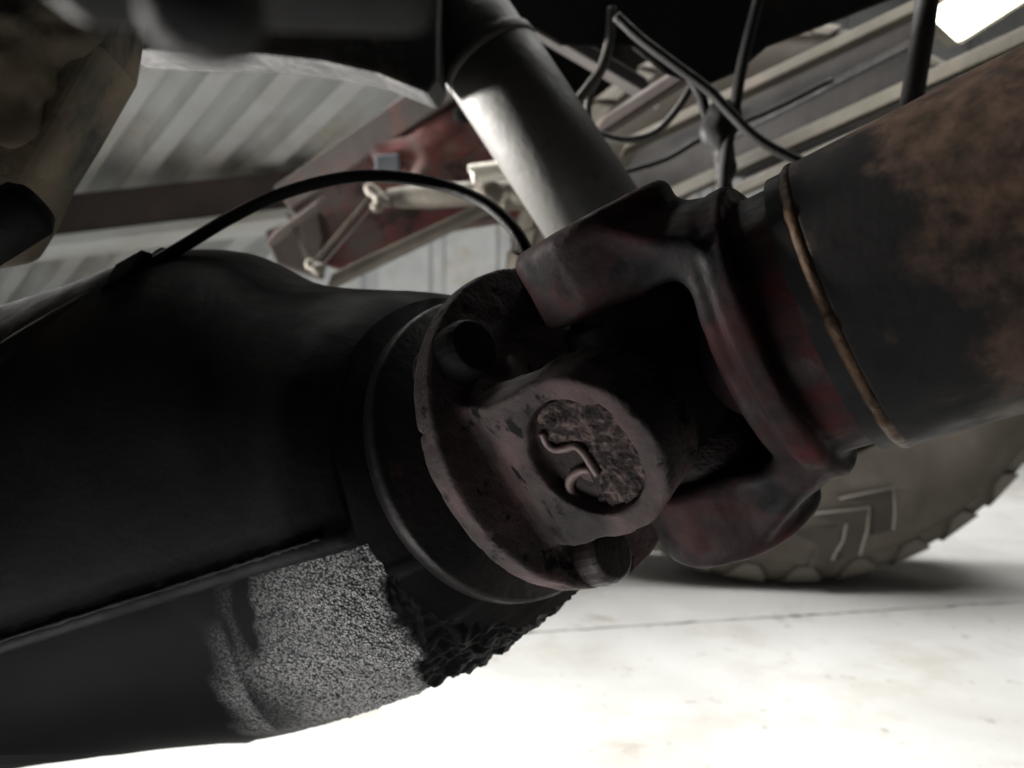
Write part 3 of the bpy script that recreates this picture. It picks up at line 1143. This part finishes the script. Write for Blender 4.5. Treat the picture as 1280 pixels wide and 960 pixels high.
mesh_obj('ball_end', Vv, q, M['beige'], lr)
c0 = np.array(at(390, 332, 1.16))
sp = [(at(388, 330, 1.16), 0.009, (1, 1, 1)), (at(398, 336, 1.16), 0.010, (1, 1, 1))]
Vv, q = surfnet(blob_sdf(sp, 0.006, 0.002, 0.008), c0 - 0.035, c0 + 0.035, 0.0022)
mesh_obj('ball_end', Vv, q, M['beige'], lr)

tr = thing('tie_rod', at(560, 240, 1.15), 'pale tapered rod running right from the link rod behind the hose', 'rod')
V_, F_ = sweep([at(484, 246, 1.19), at(500, 247, 1.19), at(540, 245, 1.18), at(590, 242, 1.17), at(640, 238, 1.16), at(700, 236, 1.15)], [0.012, 0.017, 0.020, 0.019, 0.016, 0.016], 20)
mesh_obj('rod_body', V_, F_, M['beige'], tr)
sp = [(at(612, 243, 1.15), 0.022, (1.2, 1, 1)), (at(625, 256, 1.15), 0.016, (1, 1, 1)), (at(655, 245, 1.15), 0.024, (1.5, 1, 0.9))]
c0 = np.array(at(632, 247, 1.15))
Vv, q = surfnet(blob_sdf(sp, 0.012, 0.003, 0.012), c0 - 0.075, c0 + 0.075, 0.003)
mesh_obj('rod_knuckle', Vv, q, M['beige'], tr)

# coil spring next to the damper
ctr0, ctr1 = at(588, 218, 1.13), at(665, 208, 1.13)
ax = (ctr1 - ctr0)
s_, u_, t_ = frame_of(ax)
hel = []
turns = 17
for i in range(turns * 16 + 1):
    a = 2 * math.pi * i / 16
    hel.append(ctr0 + ax * (i / (turns * 16)) + (s_ * math.cos(a) + u_ * math.sin(a)) * 0.0135)
V_, F_ = sweep(hel, 0.0022, 7)
tag(mesh_obj('coil_spring', V_, F_, M['spring'], None, loc=tuple((ctr0 + ctr1) / 2)), 'small shiny coil spring behind the damper tube', 'spring')

# ------------------------------------------------------------------ damper
sa, sb = at(578, 22, 0.72), at(752, 287, 0.70)
adm = (sb - sa).normalized()
sk = thing('shock_absorber', sa, 'pale grey damper tube slanting down behind the red yoke', 'damper')
L_ = (sb - sa).length
V_, F_ = lathe(sa, adm, [(0.05, 0.0), (0.05, 0.043), (0.052, 0.0455), (0.06, 0.0485), (L_ + 0.05, 0.0485), (L_ + 0.05, 0.0)], 64)
fixn(mesh_obj('damper_body', V_, F_, M['shock'], sk))
V_, F_ = lathe(sa, adm, [(-0.05, 0.0), (-0.05, 0.0455), (0.040, 0.0455), (0.044, 0.0468), (0.047, 0.0492), (0.053, 0.0498), (0.058, 0.0488), (0.060, 0.03)], 48)
fixn(mesh_obj('top_collar', V_, F_, M['shock'], sk))
V_, F_ = lathe(at(500, 22, 0.70), Vector((1, 0.05, 0.25)), [(-0.02, 0), (-0.02, 0.017), (0.03, 0.019), (0.05, 0.019), (0.05, 0)], 32)
fixn(mesh_obj('mount_stub', V_, F_, M['blue_grey'], sk))

# ------------------------------------------------------------------ dark members at the top
cm = thing('crossmember', at(400, 40, 0.62), 'dark dusty crossmember along the top edge left of the damper', 'crossmember')
poly = [(60, -60), (118, 58), (180, 62), (310, 66), (400, 76), (470, 92), (535, 118), (546, 100), (546, -60)]
V_, F_ = prism([at(x, y, 0.62) for x, y in poly], Vector((0, 0.09, 0.02)))
bevel(fixn(mesh_obj('channel', V_, F_, M['dusty_black'], cm, smooth=False)), 0.004)

# the truck's floor above the axle: shades everything below it
V_, F_ = prism([Vector((-1.6, -1.2, 0.98)), Vector((2.2, -1.2, 0.98)), Vector((2.2, 0.74, 0.98)), Vector((-1.6, 0.74, 0.98))], Vector((0, 0, 0.05)))
o = fixn(mesh_obj('truck_floor', V_, F_, M['black_case'], None, smooth=False, loc=(0, 0, 0.98)))
tag(o, 'black underside of the truck floor above the axle and shaft', 'truck floor')

# out-of-focus parts close to the lens
dk = thing('drain_plug', at(250, 30, 0.11), 'very close blurred dark knob hanging at the top left', 'plug')
V_, F_ = lathe(at(250, -95, 0.075), Vector((0.03, 0.02, -1)), [(0, 0), (0, 0.010), (0.004, 0.010), (0.005, 0.0062), (0.0100, 0.0060), (0.0122, 0.0048), (0.0132, 0.0028), (0.0135, 0)], 40)
fixn(mesh_obj('knob', V_, F_, M['dusty_black'], dk))
V_, F_ = slab(at(60, -50, 0.085), at(540, -30, 0.095), Vector((0, 0, 1)), 0.012, Vector((0, 1, 0)), 0.012)
bevel(fixn(mesh_obj('holder', V_, F_, M['dusty_black'], dk, smooth=False)), 0.003)

rc = thing('spring_hanger', at(40, 100, 0.40), 'rust and olive coloured casting filling the upper left corner', 'casting')
poly = [(-120, -80), (150, -80), (127, 58), (104, 98), (70, 158), (34, 216), (8, 275), (-20, 320), (-120, 340)]
fr0 = [at(x, y, 0.40) for x, y in poly]
V_, F_ = prism(fr0, Vector((-0.02, 0.08, 0.01)))
o = fixn(mesh_obj('casting_body', V_, F_, M['rust_cast'], rc, smooth=False))
bevel(o, 0.006, 3)
sp = [(at(20, 60, 0.40), 0.022, (1.3, 0.8, 1.2)), (at(75, 30, 0.40), 0.018, (1.2, 0.8, 1.0)), (at(0, 130, 0.40), 0.020, (1.2, 0.8, 1.2))]
c0 = np.array(at(35, 70, 0.40))
Vv, q = surfnet(blob_sdf(sp, 0.015, 0.003, 0.01), c0 - 0.06, c0 + 0.06, 0.003)
mesh_obj('casting_boss', Vv, q, M['rust_cast'], rc)
V_, F_ = sweep([at(-120, 350, 0.36), at(-30, 300, 0.365), at(38, 260, 0.37), at(47, 254, 0.372)], [0.0155, 0.0155, 0.0150, 0.011], 28)
tag(mesh_obj('rubber_bush', V_, F_, M['black_rubber'], None, loc=tuple(at(20, 270, .37))), 'round black rubber pipe end at the left edge above the beam', 'pipe')

# black block of the gearbox filling the top right
gb = thing('gearbox', at(820, 20, 0.80), 'black gearbox underside along the top edge behind the cables', 'gearbox')
poly = [(600, -90), (630, 20), (700, 60), (790, 62), (830, 95), (880, 112), (925, 92), (960, 62), (1050, 28), (1150, -12), (1200, -90)]
V_, F_ = prism([at(x, y, 0.80) for x, y in poly], Vector((0, 0.05, 0.05)))
bevel(fixn(mesh_obj('sump', V_, F_, M['black_case'], gb, smooth=False)), 0.006)

V_, F_ = prism([at(x, y, 1.60) for x, y in ((620, -80), (620, 170), (740, 172), (830, 128), (960, 66), (1100, -5), (1130, -80))], Vector((0, 0.05, 0.02)))
bevel(fixn(mesh_obj('bell_housing', V_, F_, M['black_case'], gb, smooth=False)), 0.01)  # dark plate added to blacken the gap behind the cables

# ------------------------------------------------------------------ chassis rail, struts and cables at the upper right
cr = thing('chassis_rail', at(1050, 130, 1.2), 'beige chassis rail rising to the upper right behind the shaft', 'chassis rail')
ra, rb = at(780, 272, 1.30), at(1330, 24, 0.95)
rw = (rb - ra).normalized()
rn = Vector((0.40, 0, 0.916))
V_, F_ = slab(ra, rb, rn, 0.030, Vector((0, 1, 0)), 0.05)
bevel(fixn(mesh_obj('lower_flange', V_, F_, M['rail'], cr, smooth=False)), 0.003)
V_, F_ = slab(at(800, 292, 1.27), at(1330, 60, 0.93), rn, 0.026, Vector((0, 1, 0)), 0.05)
bevel(fixn(mesh_obj('lower_flange', V_, F_, M['rail'], cr, smooth=False)), 0.003)
V_, F_ = slab(at(780, 185, 1.32), at(1166, 2, 1.06), rn, 0.024, Vector((0, 1, 0)), 0.06)
bevel(fixn(mesh_obj('upper_flange', V_, F_, M['rail'], cr, smooth=False)), 0.003)
V_, F_ = slab(at(775, 228, 1.38), at(1150, 55, 1.18), rn, 0.150, Vector((0, 1, 0)), 0.012)
fixn(mesh_obj('rail_web', V_, F_, M['web'], cr, smooth=False))
V_, F_ = slab(at(900, 178, 1.22), at(1150, 48, 1.06), rn, 0.016, Vector((0, 1, 0)), 0.02)
fixn(mesh_obj('brake_line', V_, F_, M['dark_steel'], cr, smooth=False))
V_, F_ = slab(at(930, 220, 1.18), at(1300, 58, 0.96), rn, 0.011, Vector((0, 1, 0)), 0.02)
fixn(mesh_obj('flange_gap', V_, F_, M['dark_steel'], cr, smooth=False))

mp = thing('frame_plate', at(810, 180, 1.35), 'dull mauve frame plate behind the cables right of the damper', 'plate')
poly = [(660, 150), (760, 168), (830, 128), (885, 120), (900, 180), (880, 230), (800, 300), (690, 330), (640, 330)]
V_, F_ = prism([at(x, y, 1.50) for x, y in poly], Vector((0, 0.03, 0)))
bevel(fixn(mesh_obj('plate', V_, F_, M['mauve'], mp, smooth=False)), 0.004)
for (a, b, c, d) in ((745, 212, 872, 178), (780, 238, 890, 196)):
    V_, F_ = slab(at(a, b, 1.44), at(c, d, 1.44), Vector((0.2, 0, 1)), 0.018, Vector((0, 1, 0)), 0.02)
    bevel(fixn(mesh_obj('plate_rib', V_, F_, M['web'], mp, smooth=False)), 0.003)

V_, F_ = slab(at(640, 15, 0.98), at(815, 118, 0.98), Vector((-0.5, 0, 0.86)), 0.040, Vector((0, 1, 0)), 0.03)
o = bevel(fixn(mesh_obj('diagonal_strut', V_, F_, M['web'], None, smooth=False, loc=tuple(at(730, 66, .98)))), 0.003)
tag(o, 'grey brown strut slanting down to the right beside the damper', 'strut')
V_, F_ = slab(at(735, 172, 0.95), at(880, 78, 0.92), Vector((0.55, 0, 0.83)), 0.052, Vector((0, 1, 0)), 0.03)
o = bevel(fixn(mesh_obj('support_bar', V_, F_, M['beam_brown'], None, smooth=False, loc=tuple(at(800, 130, .93)))), 0.006)
tag(o, 'wide dark bar rising to the right between damper and cables', 'bar')
V_, F_ = sweep([at(1163, -30, 0.62), at(1152, 50, 0.62), at(1141, 118, 0.62), at(1130, 190, 0.62)], 0.0092, 24)
o = mesh_obj('steel_tube', V_, F_, M['web'], None, loc=tuple(at(1150, 60, .62)))
tag(o, 'grey upright tube crossing the chassis rail next to the bright lamp', 'tube')


def cable(pts, r, m, label, n=8):
    V_, F_ = sweep(catmull([at(*p) for p in pts], n), r, 12)
    o = mesh_obj('cable', V_, F_, M[m], None, loc=tuple(at(*pts[len(pts) // 2])))
    return tag(o, label, 'cable', 'cables hanging under the gearbox')


cable([(765, 10, .80), (762, 50, .80), (752, 85, .80), (735, 110, .80), (714, 136, .80)], 0.0058, 'cable_grey', 'thick short grey cable bending down beside the damper')
cable([(748, 95, .82), (737, 120, .82), (735, 145, .82), (745, 165, .82), (780, 175, .82), (815, 168, .82), (840, 145, .82), (862, 112, .82), (880, 70, .82)], 0.0042, 'cable_grey', 'looped grey cable sagging in a U across the mauve plate')
cable([(770, 20, .74), (800, 48, .74), (845, 82, .74), (885, 112, .74), (912, 140, .74), (945, 172, .74), (985, 195, .74), (1030, 212, .74)], 0.0052, 'black_rubber', 'long black cable slanting from top centre down onto the shaft')
cable([(950, -10, .78), (935, 50, .78), (925, 95, .78), (918, 140, .78), (908, 190, .78), (903, 245, .78)], 0.0062, 'black_rubber', 'black cable dropping almost straight down to the shaft yoke')
cable([(862, 95, .80), (876, 120, .80), (885, 150, .80), (900, 175, .80), (910, 240, .80)], 0.0058, 'black_rubber', 'black cable bundling against the straight one at its lower left')
cable([(690, 255, 1.0), (760, 222, 1.0), (830, 200, 1.0), (880, 172, 1.0), (960, 140, 1.0), (1040, 100, 1.0)], 0.0038, 'black_rubber', 'thin black line rising to the right across plate and rail')
sp = [(at(905, 150, .79), 0.016, (1.2, 1, 1.3)), (at(893, 165, .79), 0.014, (1, 1, 1.2)), (at(906, 205, .79), 0.013, (0.9, 1, 2.0))]
c0 = np.array(at(902, 175, .79))
Vv, q = surfnet(blob_sdf(sp, 0.012, 0.002, 0.01), c0 - 0.075, c0 + 0.075, 0.003)
tag(mesh_obj('cable_connector', Vv, q, M['black_rubber'], None, loc=tuple(c0)), 'black connector lump where the hanging cables cross', 'connector')

# ------------------------------------------------------------------ ceiling lamp
lt = thing('ceiling_lamp', at(1230, 10, 3.0), 'bright strip lamp glowing in the upper right corner', 'lamp')
la, lb = at(1186, 28, 3.0), at(1420, -118, 3.3)
lx = (lb - la)
V_, F_ = prism([at(1168, 12, 3.0), at(1206, 47, 3.0), at(1206, 47, 3.0) + lx, at(1168, 12, 3.0) + lx], Vector((0.0, 0.05, 0.01)))
fixn(mesh_obj('diffuser', V_, F_, lamp_m, lt, smooth=False))
V_, F_ = prism([at(1158, 2, 3.06), at(1200, 55, 3.06), at(1200, 55, 3.06) + lx, at(1158, 2, 3.06) + lx], Vector((0.0, 0.10, 0.02)))
fixn(mesh_obj('lamp_body', V_, F_, M['beige'], lt, smooth=False))

# ------------------------------------------------------------------ tyre
TD = H * F / (729 - 480)
TRr = 349 / F * TD
TC = Vector(((972 - 640) / F * TD, TD - 0.045, TRr + 0.001))
ty = thing('truck_tyre', Vector((TC.x, TC.y, 0)), 'dusty brown truck tyre on the bright floor at the lower right', 'tyre')
tax = Vector((0.10, 1, 0)).normalized()
prof = [(0.0, 0.30), (-0.012, 0.33), (-0.022, 0.38), (-0.024, 0.42), (-0.018, 0.452), (-0.010, 0.468), (-0.011, 0.4705), (-0.012, 0.4725), (-0.004, 0.4745), (0.004, 0.476), (0.016, 0.4945), (0.030, 0.5085), (0.05, 0.5165), (0.14, 0.5175), (0.24, 0.513), (0.27, 0.495), (0.29, 0.46), (0.30, 0.38), (0.28, 0.30)]
sc_ = TRr / 0.519
prof = [(a, b * sc_) for a, b in prof]
V_, F_ = lathe(TC, tax, prof, 160)
fixn(mesh_obj('carcass', V_, F_, M['tyre'], ty))
ts, tu, tt = frame_of(tax)
NL = 32
lug_me = None
for k in range(NL):
    a = 2 * math.pi * (k + 0.35) / NL
    dirr = ts * math.cos(a) + tu * math.sin(a)
    tan = ts * -math.sin(a) + tu * math.cos(a)
    if lug_me is None:
        # block in local axes x = tangent, y = wheel axis, z = outward
        pr = [(-0.006, 0.478 * sc_), (0.004, 0.495 * sc_), (0.018, 0.509 * sc_), (0.04, 0.5185 * sc_), (0.11, 0.5190 * sc_), (0.11, 0.500 * sc_), (0.03, 0.485 * sc_), (0.012, 0.472 * sc_)]
        hw = [0.013, 0.030, 0.040, 0.043, 0.043, 0.043, 0.034, 0.012]
        LV = [(-h_, y_, z_) for (y_, z_), h_ in zip(pr, hw)] + [(h_ * 0.86, y_, z_) for (y_, z_), h_ in zip(pr, hw)]
        LF = [tuple(range(8)), tuple(range(15, 7, -1))] + [((i + 1) % 8, i, i + 8, (i + 1) % 8 + 8) for i in range(8)]
        lug_me = bpy.data.meshes.new('lug')
        lug_me.from_pydata(LV, [], LF)
        lug_me.materials.append(M['tyre'])
    lug = bpy.data.objects.new('lug', lug_me)
    C.objects.link(lug)
    lug.parent = ty
    mw = Matrix((tan, tt, dirr)).transposed().to_4x4()
    mw.translation = TC - Vector(ty.location)
    lug.matrix_local = mw
    bv = lug.modifiers.new('b', 'BEVEL')
    bv.width = 0.003
    bv.segments = 2


def on_side(px, py, lift=0.0):
    o = Vector((0, 0, H))
    v = at(px, py, 1.0) - o
    t = (TC + tax * (-0.024 - lift) - o).dot(tax) / v.dot(tax)
    return o + v * t


for poly in (((985, 664), (1052, 657), (1048, 688), (1036, 706), (1014, 708), (1024, 682)), ((1018, 643), (1086, 634), (1084, 664), (1074, 694), (1048, 700), (1056, 662)),
             ((1050, 624), (1116, 610), (1118, 640), (1116, 662), (1090, 670), (1092, 636), (1086, 630))):
    V_, F_ = prism([on_side(x, y, 0.004) for x, y in poly], tax * 0.012)
    bevel(fixn(mesh_obj('chevron', V_, F_, M['tyre_dark'], ty, smooth=False)), 0.001)
for pts in (((1018, 642), (1087, 634), (1084, 664), (1075, 694)), ((1050, 623), (1117, 609), (1119, 640), (1117, 662)), ((1040, 700), (1054, 676), (1058, 655))):
    V_, F_ = sweep([on_side(x, y, 0.005) for x, y in pts], 0.0022, 8)
    mesh_obj('chevron_rim', V_, F_, M['tyre_light'], ty)
